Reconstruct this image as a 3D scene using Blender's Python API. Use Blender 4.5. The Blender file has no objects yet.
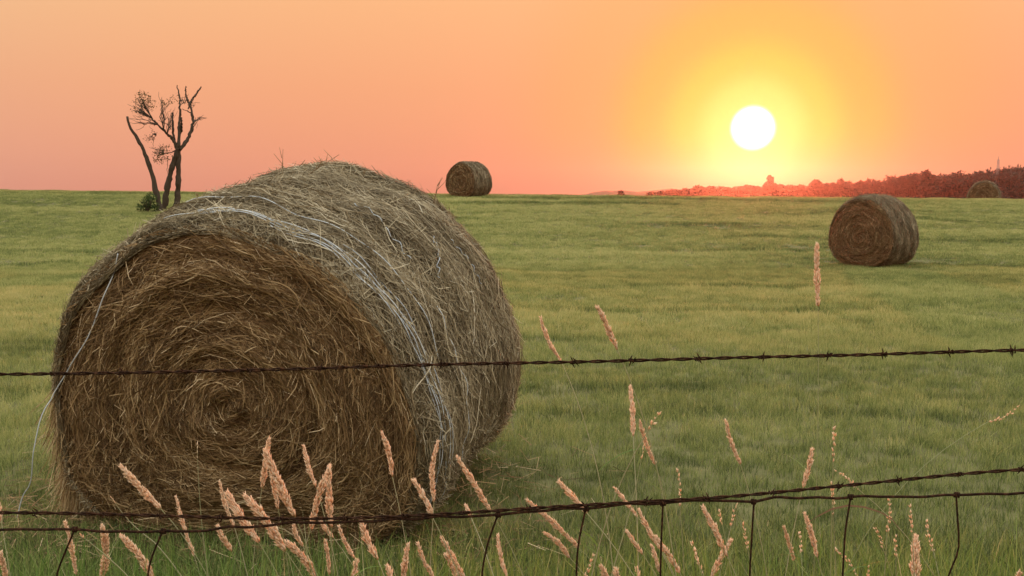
import bpy, math, numpy as np
from math import radians, sin, cos, pi
S = bpy.context.scene
COL = S.collection

# ------------------------------------------------------------------ camera
F = 1000.0                      # focal length in pixels of the 1024 px wide frame
EYE = 1.5
PITCH = math.atan(96 / F)
CP, SP = cos(PITCH), sin(PITCH)
cam_d = bpy.data.cameras.new('camera'); cam = bpy.data.objects.new('camera', cam_d); COL.objects.link(cam)
cam_d.sensor_width = 36; cam_d.lens = 36 * F / 1024; cam_d.clip_start = 0.05; cam_d.clip_end = 6000
cam.location = (0, 0, EYE); cam.rotation_euler = (pi / 2 - PITCH, 0, 0)
S.camera = cam

# ------------------------------------------------------------------ sky, sun, exposure
SUN_AZ, SUN_EL = math.atan2(.241, 1.0107), math.atan2(.0638, 1.039)
SUN = (sin(SUN_AZ) * cos(SUN_EL), cos(SUN_AZ) * cos(SUN_EL), sin(SUN_EL))
W = bpy.data.worlds.new('World'); S.world = W; W.use_nodes = True
nt = W.node_tree; nt.nodes.clear()
def N(t, k, **kw):
    n = t.nodes.new(k)
    for a, b in kw.items(): setattr(n, a, b)
    return n
def ramp(t, stops, interp='LINEAR'):
    n = t.nodes.new('ShaderNodeValToRGB'); e = n.color_ramp.elements; n.color_ramp.interpolation = interp
    while len(e) < len(stops): e.new(.5)
    for q, (p, c) in zip(e, stops):
        q.position = p; q.color = tuple(c) if len(c) == 4 else tuple(c) + (1,)
    return n
def build_world():
    L = nt.links.new
    tc = N(nt, 'ShaderNodeTexCoord')
    nrm = N(nt, 'ShaderNodeVectorMath', operation='NORMALIZE'); L(tc.outputs['Generated'], nrm.inputs[0])
    sep = N(nt, 'ShaderNodeSeparateXYZ'); L(nrm.outputs[0], sep.inputs[0])
    # elevation gradient: salmon at the horizon, peach above, pale blue grey overhead
    el = ramp(nt, [(z, tuple(c / SKY_GAIN for c in col)) for z, col in SKY])
    mx = N(nt, 'ShaderNodeMath', operation='MAXIMUM'); mx.inputs[1].default_value = 0.0
    L(sep.outputs['Z'], mx.inputs[0]); L(mx.outputs[0], el.inputs[0])
    lift = N(nt, 'ShaderNodeVectorMath', operation='SCALE'); lift.inputs[3].default_value = SKY_GAIN
    L(el.outputs[0], lift.inputs[0])
    # physical sky on top of it, sun disc off
    sk = N(nt, 'ShaderNodeTexSky', sky_type='NISHITA', sun_disc=False, sun_elevation=SUN_EL, sun_rotation=SUN_AZ,
           altitude=200, air_density=1.6, dust_density=3.0, ozone_density=1.0)
    sks = N(nt, 'ShaderNodeVectorMath', operation='SCALE'); sks.inputs[3].default_value = 0.006
    L(sk.outputs[0], sks.inputs[0])
    away = N(nt, 'ShaderNodeVectorMath', operation='DOT_PRODUCT'); away.inputs[1].default_value = SUN; L(nrm.outputs[0], away.inputs[0])
    am = N(nt, 'ShaderNodeMapRange', interpolation_type='SMOOTHSTEP'); L(away.outputs['Value'], am.inputs[0])
    am.inputs[1].default_value = cos(radians(12)); am.inputs[2].default_value = cos(radians(55))
    tn = N(nt, 'ShaderNodeMix', data_type='RGBA'); tn.inputs[6].default_value = (1, 1, 1, 1); tn.inputs[7].default_value = (.90, 1.12, 1.28, 1); L(am.outputs[0], tn.inputs['Factor'])
    tm = N(nt, 'ShaderNodeVectorMath', operation='MULTIPLY'); L(lift.outputs[0], tm.inputs[0]); L(tn.outputs[2], tm.inputs[1]); lift = tm
    add = N(nt, 'ShaderNodeVectorMath', operation='ADD'); L(lift.outputs[0], add.inputs[0]); L(sks.outputs[0], add.inputs[1])
    # aureole round the sun
    dot = N(nt, 'ShaderNodeVectorMath', operation='DOT_PRODUCT'); dot.inputs[1].default_value = SUN; L(nrm.outputs[0], dot.inputs[0])
    ac = N(nt, 'ShaderNodeMath', operation='ARCCOSINE'); L(dot.outputs['Value'], ac.inputs[0])
    dv = N(nt, 'ShaderNodeMath', operation='DIVIDE'); dv.inputs[1].default_value = radians(16); L(ac.outputs[0], dv.inputs[0])
    au = ramp(nt, AUREOLE, 'EASE')
    L(dv.outputs[0], au.inputs[0])
    mix = N(nt, 'ShaderNodeMix', data_type='RGBA')
    low = N(nt, 'ShaderNodeMapRange', interpolation_type='SMOOTHSTEP'); L(sep.outputs['Z'], low.inputs[0])
    low.inputs[1].default_value = -.008; low.inputs[2].default_value = .066; low.inputs[3].default_value = .02
    mul = N(nt, 'ShaderNodeMath', operation='MULTIPLY'); L(au.outputs['Alpha'], mul.inputs[0]); L(low.outputs[0], mul.inputs[1])
    L(mul.outputs[0], mix.inputs['Factor']); L(add.outputs[0], mix.inputs[6]); L(au.outputs['Color'], mix.inputs[7])
    disc = N(nt, 'ShaderNodeMapRange', interpolation_type='SMOOTHSTEP')
    L(ac.outputs[0], disc.inputs[0]); disc.inputs[1].default_value = radians(1.34); disc.inputs[2].default_value = radians(.88)
    dcol = N(nt, 'ShaderNodeVectorMath', operation='SCALE'); dcol.inputs[0].default_value = (3.2, 2.6, 1.9); L(disc.outputs[0], dcol.inputs[3])
    fin = N(nt, 'ShaderNodeVectorMath', operation='ADD'); L(mix.outputs[2], fin.inputs[0]); L(dcol.outputs[0], fin.inputs[1])
    bg = N(nt, 'ShaderNodeBackground'); bg.inputs[1].default_value = 1.0; L(fin.outputs[0], bg.inputs[0])
    out = N(nt, 'ShaderNodeOutputWorld'); L(bg.outputs[0], out.inputs[0])
SKY_GAIN = 2.2
SKY = [(0.0, (.81, .30, .19)), (.03, (.85, .335, .20)), (.10, (.90, .385, .20)), (.20, (.96, .485, .225)), (.34, (1.18, .78, .48)),
       (.55, (1.84, 1.40, 1.0)), (1.0, (2.0, 1.74, 1.46))]
AUREOLE = [(0.0, (1.0, .80, .22, 1)), (.12, (1.0, .74, .16, 1)), (.22, (1.0, .62, .10, .95)), (.36, (1.0, .51, .085, .70)),
           (.58, (1.0, .43, .11, .32)), (1.0, (1.0, .38, .14, 0))]
build_world()
sd = bpy.data.lights.new('sun', 'SUN'); so = bpy.data.objects.new('sun', sd); COL.objects.link(so)
sd.energy = 2.0; sd.color = (1.0, .155, .06); sd.angle = radians(.6)
from mathutils import Vector
so.rotation_euler = Vector(SUN).to_track_quat('Z', 'Y').to_euler(); so.location = (60, 250, 60)
V = S.view_settings; V.view_transform = 'Standard'; V.look = 'None'; V.exposure = 0.0; V.gamma = 1.0; V.use_curve_mapping = False
C = S.cycles
C.use_denoising = True; C.max_bounces = 6; C.diffuse_bounces = 3; C.glossy_bounces = 2; C.transmission_bounces = 4
C.volume_bounces = 0; C.transparent_max_bounces = 6; C.caustics_reflective = False; C.caustics_refractive = False
HAZE_DENSITY, HAZE_G = 0.00020, 0.92

# ------------------------------------------------------------------ helpers
rng = np.random.default_rng(7)
def waves(x, y, wl, seed, n=7):
    r = np.random.default_rng(seed); o = 0.0
    for i in range(n):
        a = r.uniform(0, 2 * pi); k = 2 * pi / (wl * r.uniform(.6, 1.7)); o = o + np.sin(k * (x * cos(a) + y * sin(a)) + r.uniform(0, 6.28))
    return o / math.sqrt(n)
def smooth(x, a, b):
    t = np.clip((x - a) / (b - a), 0, 1); return t * t * (3 - 2 * t)
GY = [-400, -40, 2.0, 4.2, 5.6, 9, 15, 21, 26, 31, 36, 40, 43.5, 46, 50, 56, 70, 100, 160, 300, 700, 1500, 2400]
GZ = [-.6, -.1, -.03, -.03, .05, .09, .02, -.15, .04, .36, .77, 1.11, 1.33, 1.33, 1.0, .62, -.4, -2.2, -4, -4.6, -4, -3, -3]
def ground(x, y):
    x = np.asarray(x, float); y = np.asarray(y, float)
    z = np.interp(y, GY, GZ)
    z = (np.interp(y - .8, GY, GZ) + 2 * z + np.interp(y + .8, GY, GZ)) / 4
    z = z - .0088 * np.clip(x, -120, 120) * smooth(y, 21, 43)
    return z + .018 * waves(x, y, 2.6, 3) * smooth(np.hypot(x, y), 5.5, 9)
def at(px, py, Y):               # the point of the place seen at that spot of the photograph, at depth Y
    a, u = (px - 512) / F, (288 - py) / F
    wy, wz = CP + SP * u, CP * u - SP
    return np.array([a / wy * Y, Y, EYE + wz / wy * Y])

def tag(o, label=None, cat=None, group=None, kind=None):
    for k, v in (('label', label), ('category', cat), ('group', group), ('kind', kind)):
        if v: o[k] = v
    return o
def link(name, me, parent=None):
    o = bpy.data.objects.new(name, me); COL.objects.link(o)
    if parent is not None: o.parent = parent
    return o
def empty(name, loc=(0, 0, 0), rot=(0, 0, 0)):
    o = bpy.data.objects.new(name, None); COL.objects.link(o); o.location = loc; o.rotation_euler = rot; o.empty_display_size = .1
    return o
def mesh_np(name, verts, faces, mat, attrs=None, smooth_shade=True):
    verts = np.asarray(verts, np.float32).reshape(-1, 3); faces = np.asarray(faces, np.int32); k = faces.shape[1]
    me = bpy.data.meshes.new(name); me.vertices.add(len(verts)); me.vertices.foreach_set('co', verts.ravel())
    me.loops.add(faces.size); me.loops.foreach_set('vertex_index', faces.ravel())
    me.polygons.add(len(faces)); me.polygons.foreach_set('loop_start', np.arange(0, faces.size, k, dtype=np.int32))
    me.update(calc_edges=True)
    for a, v in (attrs or {}).items():
        at_ = me.attributes.new(a, 'FLOAT', 'POINT'); at_.data.foreach_set('value', np.asarray(v, np.float32).ravel())
    if smooth_shade: me.polygons.foreach_set('use_smooth', np.ones(len(faces), bool))
    me.materials.append(mat); me.validate(); return me
class MB:                        # collects pieces of ONE mesh
    def __init__(s): s.v, s.f, s.n, s.t = [], [], 0, []
    def add(s, v, f, tone=.5):
        v = np.asarray(v, float).reshape(-1, 3); s.v.append(v); s.f.append(np.asarray(f, int) + s.n); s.n += len(v)
        s.t.append(np.full(len(v), tone) if np.isscalar(tone) else np.asarray(tone, float).ravel())
    def tube(s, pts, rad, sides=6, tone=.5, caps=True):
        pts = np.asarray(pts, float); m = len(pts); rad = np.broadcast_to(np.asarray(rad, float), (m,))
        t = np.gradient(pts, axis=0); t /= np.linalg.norm(t, axis=1)[:, None] + 1e-12
        ref = np.array([0, 0, 1.]) if abs(t[:, 2]).mean() < .8 else np.array([0, 1., 0])
        a = np.cross(t, ref); a /= np.linalg.norm(a, axis=1)[:, None] + 1e-12; b = np.cross(a, t)
        th = np.arange(sides) * 2 * pi / sides
        v = pts[:, None] + rad[:, None, None] * (np.cos(th)[None, :, None] * a[:, None] + np.sin(th)[None, :, None] * b[:, None])
        i = np.arange(m - 1)[:, None] * sides; j = np.arange(sides)[None]; k = (j + 1) % sides
        f = np.stack([i + j, i + k, i + sides + k, i + sides + j], -1).reshape(-1, 4)
        v = v.reshape(-1, 3)
        if caps:
            v = np.concatenate([v, pts[:1], pts[-1:]]); c0 = m * sides; c1 = c0 + 1; jj = np.arange(sides); kk = (jj + 1) % sides
            f = np.concatenate([f, np.stack([np.full(sides, c0), kk, jj, jj], 1), np.stack([np.full(sides, c1), (m - 1) * sides + jj, (m - 1) * sides + kk, (m - 1) * sides + kk], 1)])
        s.add(v, f, tone)
    def ribbons(s, path, side, width, tone):      # path n,m,3  side n,3 or n,m,3  width n or n,m
        n, m = path.shape[:2]
        if side.ndim == 2: side = side[:, None]
        if width.ndim == 1: width = width[:, None] * np.ones(m)
        o = side * width[..., None] * .5
        v = np.stack([path - o, path + o], 2).reshape(-1, 3)
        b = (np.arange(n)[:, None] * m + np.arange(m - 1)[None]) * 2
        f = np.stack([b, b + 1, b + 3, b + 2], -1).reshape(-1, 4)
        s.add(v, f, np.repeat(np.asarray(tone, float), m * 2))
    def mesh(s, name, mat, smooth_shade=True):
        f = np.concatenate(s.f)
        me = bpy.data.meshes.new(name)
        v = np.concatenate(s.v); tone = np.concatenate(s.t)
        if (f[:, 2] == f[:, 3]).any():
            tri = f[:, 2] == f[:, 3]
            me.from_pydata(v.tolist(), [], [tuple(q[:3]) if d else tuple(q) for q, d in zip(f.tolist(), tri)])
            me.polygons.foreach_set('use_smooth', np.full(len(me.polygons), smooth_shade))
            at_ = me.attributes.new('tone', 'FLOAT', 'POINT'); at_.data.foreach_set('value', tone.astype(np.float32))
            me.materials.append(mat); return me
        bpy.data.meshes.remove(me)
        return mesh_np(name, v, f, mat, {'tone': tone}, smooth_shade)
    def build(s, name, mat, parent=None, smooth_shade=True): return link(name, s.mesh(name, mat, smooth_shade), parent)

def material(name, stops, rough=.85, translucent=0.0, attr='tone', attr_type='GEOMETRY', noise=None, bump=None, spec=.25, tint=None):
    m = bpy.data.materials.new(name); m.use_nodes = True; t = m.node_tree; t.nodes.clear(); L = t.links.new
    out = N(t, 'ShaderNodeOutputMaterial'); p = N(t, 'ShaderNodeBsdfPrincipled'); p.inputs['Roughness'].default_value = rough
    p.inputs['Specular IOR Level'].default_value = spec
    r = ramp(t, stops); fac = None
    if attr:
        a = N(t, 'ShaderNodeAttribute', attribute_name=attr, attribute_type=attr_type); fac = a.outputs['Fac']
    if noise:
        tc = N(t, 'ShaderNodeTexCoord'); mp = N(t, 'ShaderNodeMapping'); L(tc.outputs['Object'], mp.inputs[0])
        mp.inputs['Scale'].default_value = noise.get('stretch', (1, 1, 1))
        nz = N(t, 'ShaderNodeTexNoise'); nz.inputs['Scale'].default_value = noise['scale']; nz.inputs['Detail'].default_value = noise.get('detail', 5)
        nz.inputs['Roughness'].default_value = .62
        L(mp.outputs[0], nz.inputs['Vector'])
        if fac is None: fac = nz.outputs['Fac']
        else:
            s = N(t, 'ShaderNodeMath', operation='MULTIPLY_ADD'); s.inputs[1].default_value = noise.get('amount', .5); s.inputs[2].default_value = -.5 * noise.get('amount', .5)
            L(nz.outputs['Fac'], s.inputs[0]); ad = N(t, 'ShaderNodeMath', operation='ADD'); L(fac, ad.inputs[0]); L(s.outputs[0], ad.inputs[1]); fac = ad.outputs[0]
        if bump:
            b = N(t, 'ShaderNodeBump'); b.inputs['Strength'].default_value = bump[0]; b.inputs['Distance'].default_value = bump[1]
            L(nz.outputs['Fac'], b.inputs['Height']); L(b.outputs[0], p.inputs['Normal'])
    L(fac, r.inputs[0]); L(r.outputs[0], p.inputs['Base Color'])
    if translucent:
        tr = N(t, 'ShaderNodeBsdfTranslucent'); L(r.outputs[0], tr.inputs[0]); mixn = N(t, 'ShaderNodeMixShader'); mixn.inputs[0].default_value = translucent
        L(p.outputs[0], mixn.inputs[1]); L(tr.outputs[0], mixn.inputs[2]); L(mixn.outputs[0], out.inputs[0])
    else: L(p.outputs[0], out.inputs[0])
    return m

M_soil = material('field_soil', [(.25, (.08, .075, .032)), (.5, (.13, .125, .05)), (.75, (.19, .17, .075))], attr=None, noise=dict(scale=3.5, detail=8, stretch=(.6, 1, 1)), bump=(.6, .05))
M_grass = material('meadow_grass', [(0, (.085, .115, .04)), (.3, (.222, .272, .09)), (.6, (.37, .395, .148)), (1, (.55, .52, .25))], rough=.7, translucent=.42, attr='hue', attr_type='INSTANCER', spec=.3)
def per_blade(m, amount):        # each blade a little lighter or darker than its clump
    t = m.node_tree; a = next(n for n in t.nodes if n.type == 'ATTRIBUTE'); r = next(n for n in t.nodes if n.type == 'VALTORGB')
    b = N(t, 'ShaderNodeAttribute', attribute_name='tone'); q = N(t, 'ShaderNodeMath', operation='MULTIPLY_ADD'); q.inputs[1].default_value = amount; q.inputs[2].default_value = -.5 * amount
    t.links.new(b.outputs['Fac'], q.inputs[0]); d = N(t, 'ShaderNodeMath', operation='ADD'); t.links.new(a.outputs['Fac'], d.inputs[0]); t.links.new(q.outputs[0], d.inputs[1]); t.links.new(d.outputs[0], r.inputs[0])
per_blade(M_grass, .55)
M_tall = material('tall_grass', [(0, (.07, .12, .03)), (.5, (.17, .27, .06)), (.85, (.30, .36, .12)), (1, (.5, .47, .28))], rough=.6, translucent=.45)
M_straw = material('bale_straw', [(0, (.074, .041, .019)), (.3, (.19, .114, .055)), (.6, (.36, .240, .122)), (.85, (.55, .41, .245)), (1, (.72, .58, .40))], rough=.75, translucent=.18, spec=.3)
M_core = material('bale_core', [(.2, (.05, .030, .014)), (.5, (.12, .075, .035)), (.8, (.24, .16, .08))], attr=None, noise=dict(scale=22, detail=8), bump=(.9, .04))
M_twine = material('twine', [(0, (.40, .46, .56)), (1, (.58, .63, .70))], rough=.5)
M_wire = material('rusty_wire', [(.3, (.010, .006, .005)), (.5, (.028, .014, .009)), (.7, (.075, .033, .019))], rough=.95, attr=None, noise=dict(scale=120, detail=3), bump=(.4, .001), spec=.08)
M_bark = material('bark', [(.2, (.035, .026, .020)), (.55, (.075, .056, .043)), (.8, (.12, .095, .075))], attr=None, noise=dict(scale=14, detail=8, stretch=(3, 3, .6)), bump=(.8, .03))
M_leaf = material('tree_leaf', [(0, (.06, .05, .022)), (1, (.15, .115, .05))], translucent=.4)
M_wood = material('wood_foliage', [(0, (.028, .030, .028)), (.5, (.05, .052, .045)), (1, (.08, .08, .065))], translucent=.05, spec=0.0)
M_hill = material('hill_ground', [(.3, (.04, .05, .028)), (.7, (.08, .085, .04))], attr=None, noise=dict(scale=.02, detail=6))
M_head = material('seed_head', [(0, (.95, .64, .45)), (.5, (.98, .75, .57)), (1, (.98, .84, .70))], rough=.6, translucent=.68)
M_stem = material('dry_stem', [(0, (.15, .19, .07)), (.5, (.26, .29, .13)), (1, (.48, .44, .30))], rough=.6, translucent=.3)
M_post = material('post_wood', [(.2, (.06, .045, .032)), (.6, (.15, .12, .09)), (.9, (.24, .20, .16))], attr=None, noise=dict(scale=10, detail=8, stretch=(6, 6, .5)), bump=(.7, .01))
M_steel = material('tower_steel', [(0, (.15, .15, .15)), (1, (.25, .25, .25))], rough=.5)

# ------------------------------------------------------------------ ground and far hills
def build_field():
    ys = np.concatenate([[-110, -60, -40, -15, -5], np.arange(0, 12, .3), np.arange(12, 60, .8), np.geomspace(60, 850, 22)])
    xs = np.concatenate([-np.geomspace(30, 990, 12)[::-1], np.arange(-28, -4, 1.), np.arange(-4, 4, .3), np.arange(4, 28.1, 1.), np.geomspace(30, 990, 12)])
    X, Y = np.meshgrid(xs, ys); Z = ground(X, Y)
    v = np.stack([X, Y, Z], -1).reshape(-1, 3); nx, ny = len(xs), len(ys)
    i = (np.arange(ny - 1)[:, None] * nx + np.arange(nx - 1)[None]).ravel()
    o = link('field', mesh_np('field', v, np.stack([i, i + 1, i + nx + 1, i + nx], 1), M_soil))
    tag(o, 'gently rising mown hay field running up to a low crest', kind='structure')
build_field()

TREETOP = np.array([(560, 199), (600, 197), (640, 193.5), (665, 191.5), (690, 189.5), (702, 187), (725, 187.5), (745, 186), (762, 186), (780, 185), (800, 186), (815, 184), (830, 184), (840, 183), (852, 182.5),
                    (870, 181), (890, 179.5), (910, 175.5), (930, 173.5), (950, 175), (970, 174.5), (985, 172.5), (1000, 171.5), (1012, 169.5), (1024, 169), (1100, 167), (1250, 170), (1500, 172), (1900, 178)], float)
def hill(name, Y0, knots, depth, label):
    px = np.linspace(knots[0][0], knots[-1][0], 160); py = np.interp(px, [k[0] for k in knots], [k[1] for k in knots])
    top = np.array([at(a, b, Y0) for a, b in zip(px, py)]); top[:, 2] += .12 * Y0 / 100 * waves(top[:, 0], 0 * px, Y0 * .03, 5)
    rows = []
    for t in np.linspace(0, 1, 13):
        w = sin(pi * t) ** .8; r = top.copy(); r[:, 1] = Y0 + (t - .5) * depth; g = ground(r[:, 0], r[:, 1]) - 1.0
        r[:, 2] = g + (np.maximum(top[:, 2], g) - g) * w; rows.append(r)
    v = np.concatenate(rows); n = len(px); i = (np.arange(12)[:, None] * n + np.arange(n - 1)[None]).ravel()
    tag(link(name, mesh_np(name, v, np.stack([i, i + 1, i + n + 1, i + n], 1), M_hill)), label, kind='structure')
hill('hills', 660, [(380, 199), (560, 195), (610, 192.2), (660, 189.8), (700, 188.3), (740, 187.5), (800, 187), (900, 187), (1100, 184), (1500, 186), (1700, 197)], 240, 'low hazy ridge on the far horizon under the sun')

# ------------------------------------------------------------------ leaf clouds and trees
def leaf_cloud(mb, centres, radii, n_per, size, seed, tone=(0, 1)):
    r = np.random.default_rng(seed)
    for c, R, n in zip(centres, radii, n_per):
        d = r.normal(size=(n, 3)); d /= np.linalg.norm(d, axis=1)[:, None]; p = np.asarray(c) + d * np.asarray(R) * (r.random((n, 1)) ** .45)
        a = r.normal(size=(n, 3)); a /= np.linalg.norm(a, axis=1)[:, None]; b = np.cross(a, r.normal(size=(n, 3))); b /= np.linalg.norm(b, axis=1)[:, None]
        s = size * r.uniform(.6, 1.4, (n, 1)); q = np.stack([p - a * s, p - b * s * .45, p + a * s, p + b * s * .45], 1).reshape(-1, 3)
        i = np.arange(n) * 4; mb.add(q, np.stack([i, i + 1, i + 2, i + 3], 1), np.repeat(r.uniform(*tone, n), 4))
def crown_blobs(base, H, Wd, seed, pointed=False):
    r = np.random.default_rng(seed); cs, rs = [], []
    for k in range(34 if pointed else 16):
        t = r.uniform(.3, 1.0) if pointed else (.98 if k == 0 else r.uniform(.18, 1.0)); w = H * .75 * (1.03 - t) if pointed else Wd * .5 * math.sqrt(max(.05, 1 - (1.7 * (t - .5)) ** 2))
        a = r.uniform(0, 6.28); q = r.uniform(.2, 1) * w * .75; R = .32 * w + .25 if pointed else r.uniform(.14, .24) * Wd
        cs.append((base[0] + cos(a) * q, base[1] + sin(a) * q, base[2] + t * H * (.97 if pointed else .93))); rs.append((R, R, R * .85))
    return cs, rs
def far_tree(px, top_py, Y, wpx, seed, label, pointed=False, name='distant_tree'):
    p = at(px, top_py, Y); g = float(ground(p[0], Y)); H = p[2] - g; Wd = wpx / F * Y
    o = empty(name, (p[0], Y, g)); tag(o, label, 'tree', 'trees of the far wood')
    t = MB(); t.tube([(0, 0, 0), (.05 * Wd, 0, H * .3), (0, .03 * Wd, H * .6), (0, 0, H * .85)], [.06 * Wd, .045 * Wd, .03 * Wd, .01 * Wd], 7); t.build('trunk', M_bark, o)
    c = MB(); cs, rs = crown_blobs((0, 0, 0), H, Wd, seed, pointed); leaf_cloud(c, cs, rs, [130] * len(cs), .045 * Wd + .2, seed + 1)
    tag(c.build('crown', M_wood, o), kind='stuff')
def build_wood():
    mb = MB(); r = np.random.default_rng(21); px = 652.0; trunks = MB()
    while px < 1880:
        for row in range(3):
            Y = 365 + 38 * row + r.uniform(-18, 18); py = np.interp(px, TREETOP[:, 0], TREETOP[:, 1]) + r.uniform(-.6, 2.2) + row * .3
            p = at(px, py, Y); g = float(ground(p[0], Y)); H = p[2] - g
            Wd = H * r.uniform(.7, 1.1)
            if H > 2.5:
                cs, rs = crown_blobs((p[0], Y, g), H, Wd, int(px * 7 + row)); near = px < 1060
                leaf_cloud(mb, cs, rs, [95 if near else 16] * len(cs), .55 if near else .8, int(px * 11 + row))
                trunks.tube([(p[0], Y, g), (p[0], Y, g + H * .7)], [.18, .07], 5, .1)
        px += r.uniform(5, 11) if px < 1060 else r.uniform(14, 26)
    mb.v += trunks.v; mb.t += trunks.t; mb.f += [f + mb.n for f in trunks.f]
    tag(mb.build('distant_wood', M_wood), 'dark hazy belt of woodland along the right horizon', 'woodland', kind='stuff')
build_wood()
far_tree(770, 175.5, 352, 24, 301, 'pointed tree standing tallest in the red haze just below the sun', True)
far_tree(815, 180, 350, 17, 302, 'small round tree top in the reddish haze right of the pointed tree')
far_tree(841, 178.5, 350, 17, 303, 'rounded tree in the far wood directly above the right hand bale')
far_tree(862, 180.5, 352, 15, 307, 'low rounded tree in the far wood, above right end of right hand bale')
far_tree(930, 170.5, 350, 26, 304, 'broad dark tree forming the highest hump of the far wood')
far_tree(905, 174.5, 352, 20, 306, 'rounded tree adjoining the broad hump on its left side')
far_tree(621, 191.3, 300, 17, 305, 'low lone bush on the horizon left of the wood', name='distant_bush')
def build_tower():
    b = at(997, 190, 365); b[2] = float(ground(b[0], 365)); top = at(997, 159.5, 365)[2]; H = top - b[2]
    o = empty('lattice_tower', b); tag(o, 'tiny lattice mast rising behind the far wood at right', 'tower')
    half = lambda t: .95 * (1 - t) + .2 * t
    for sx in (-1, 1):
        for sy in (-1, 1):
            m = MB(); m.tube([(sx * half(t), sy * half(t), t * H) for t in (0, .5, 1)], .06, 5); m.build('leg', M_steel, o)
    for k in range(9):
        t0, t1 = k / 9, (k + 1) / 9; m = MB()
        for sx, sy, ex, ey in ((-1, -1, 1, -1), (1, -1, 1, 1), (1, 1, -1, 1), (-1, 1, -1, -1)):
            m.tube([(sx * half(t0), sy * half(t0), t0 * H), (ex * half(t1), ey * half(t1), t1 * H)], .028, 4)
            m.tube([(sx * half(t1), sy * half(t1), t1 * H), (ex * half(t1), ey * half(t1), t1 * H)], .028, 4)
        m.build('brace', M_steel, o)
    m = MB(); m.tube([(0, 0, H), (0, 0, H + 1.2)], [.1, .05], 5); m.build('antenna', M_steel, o)
build_tower()

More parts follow.
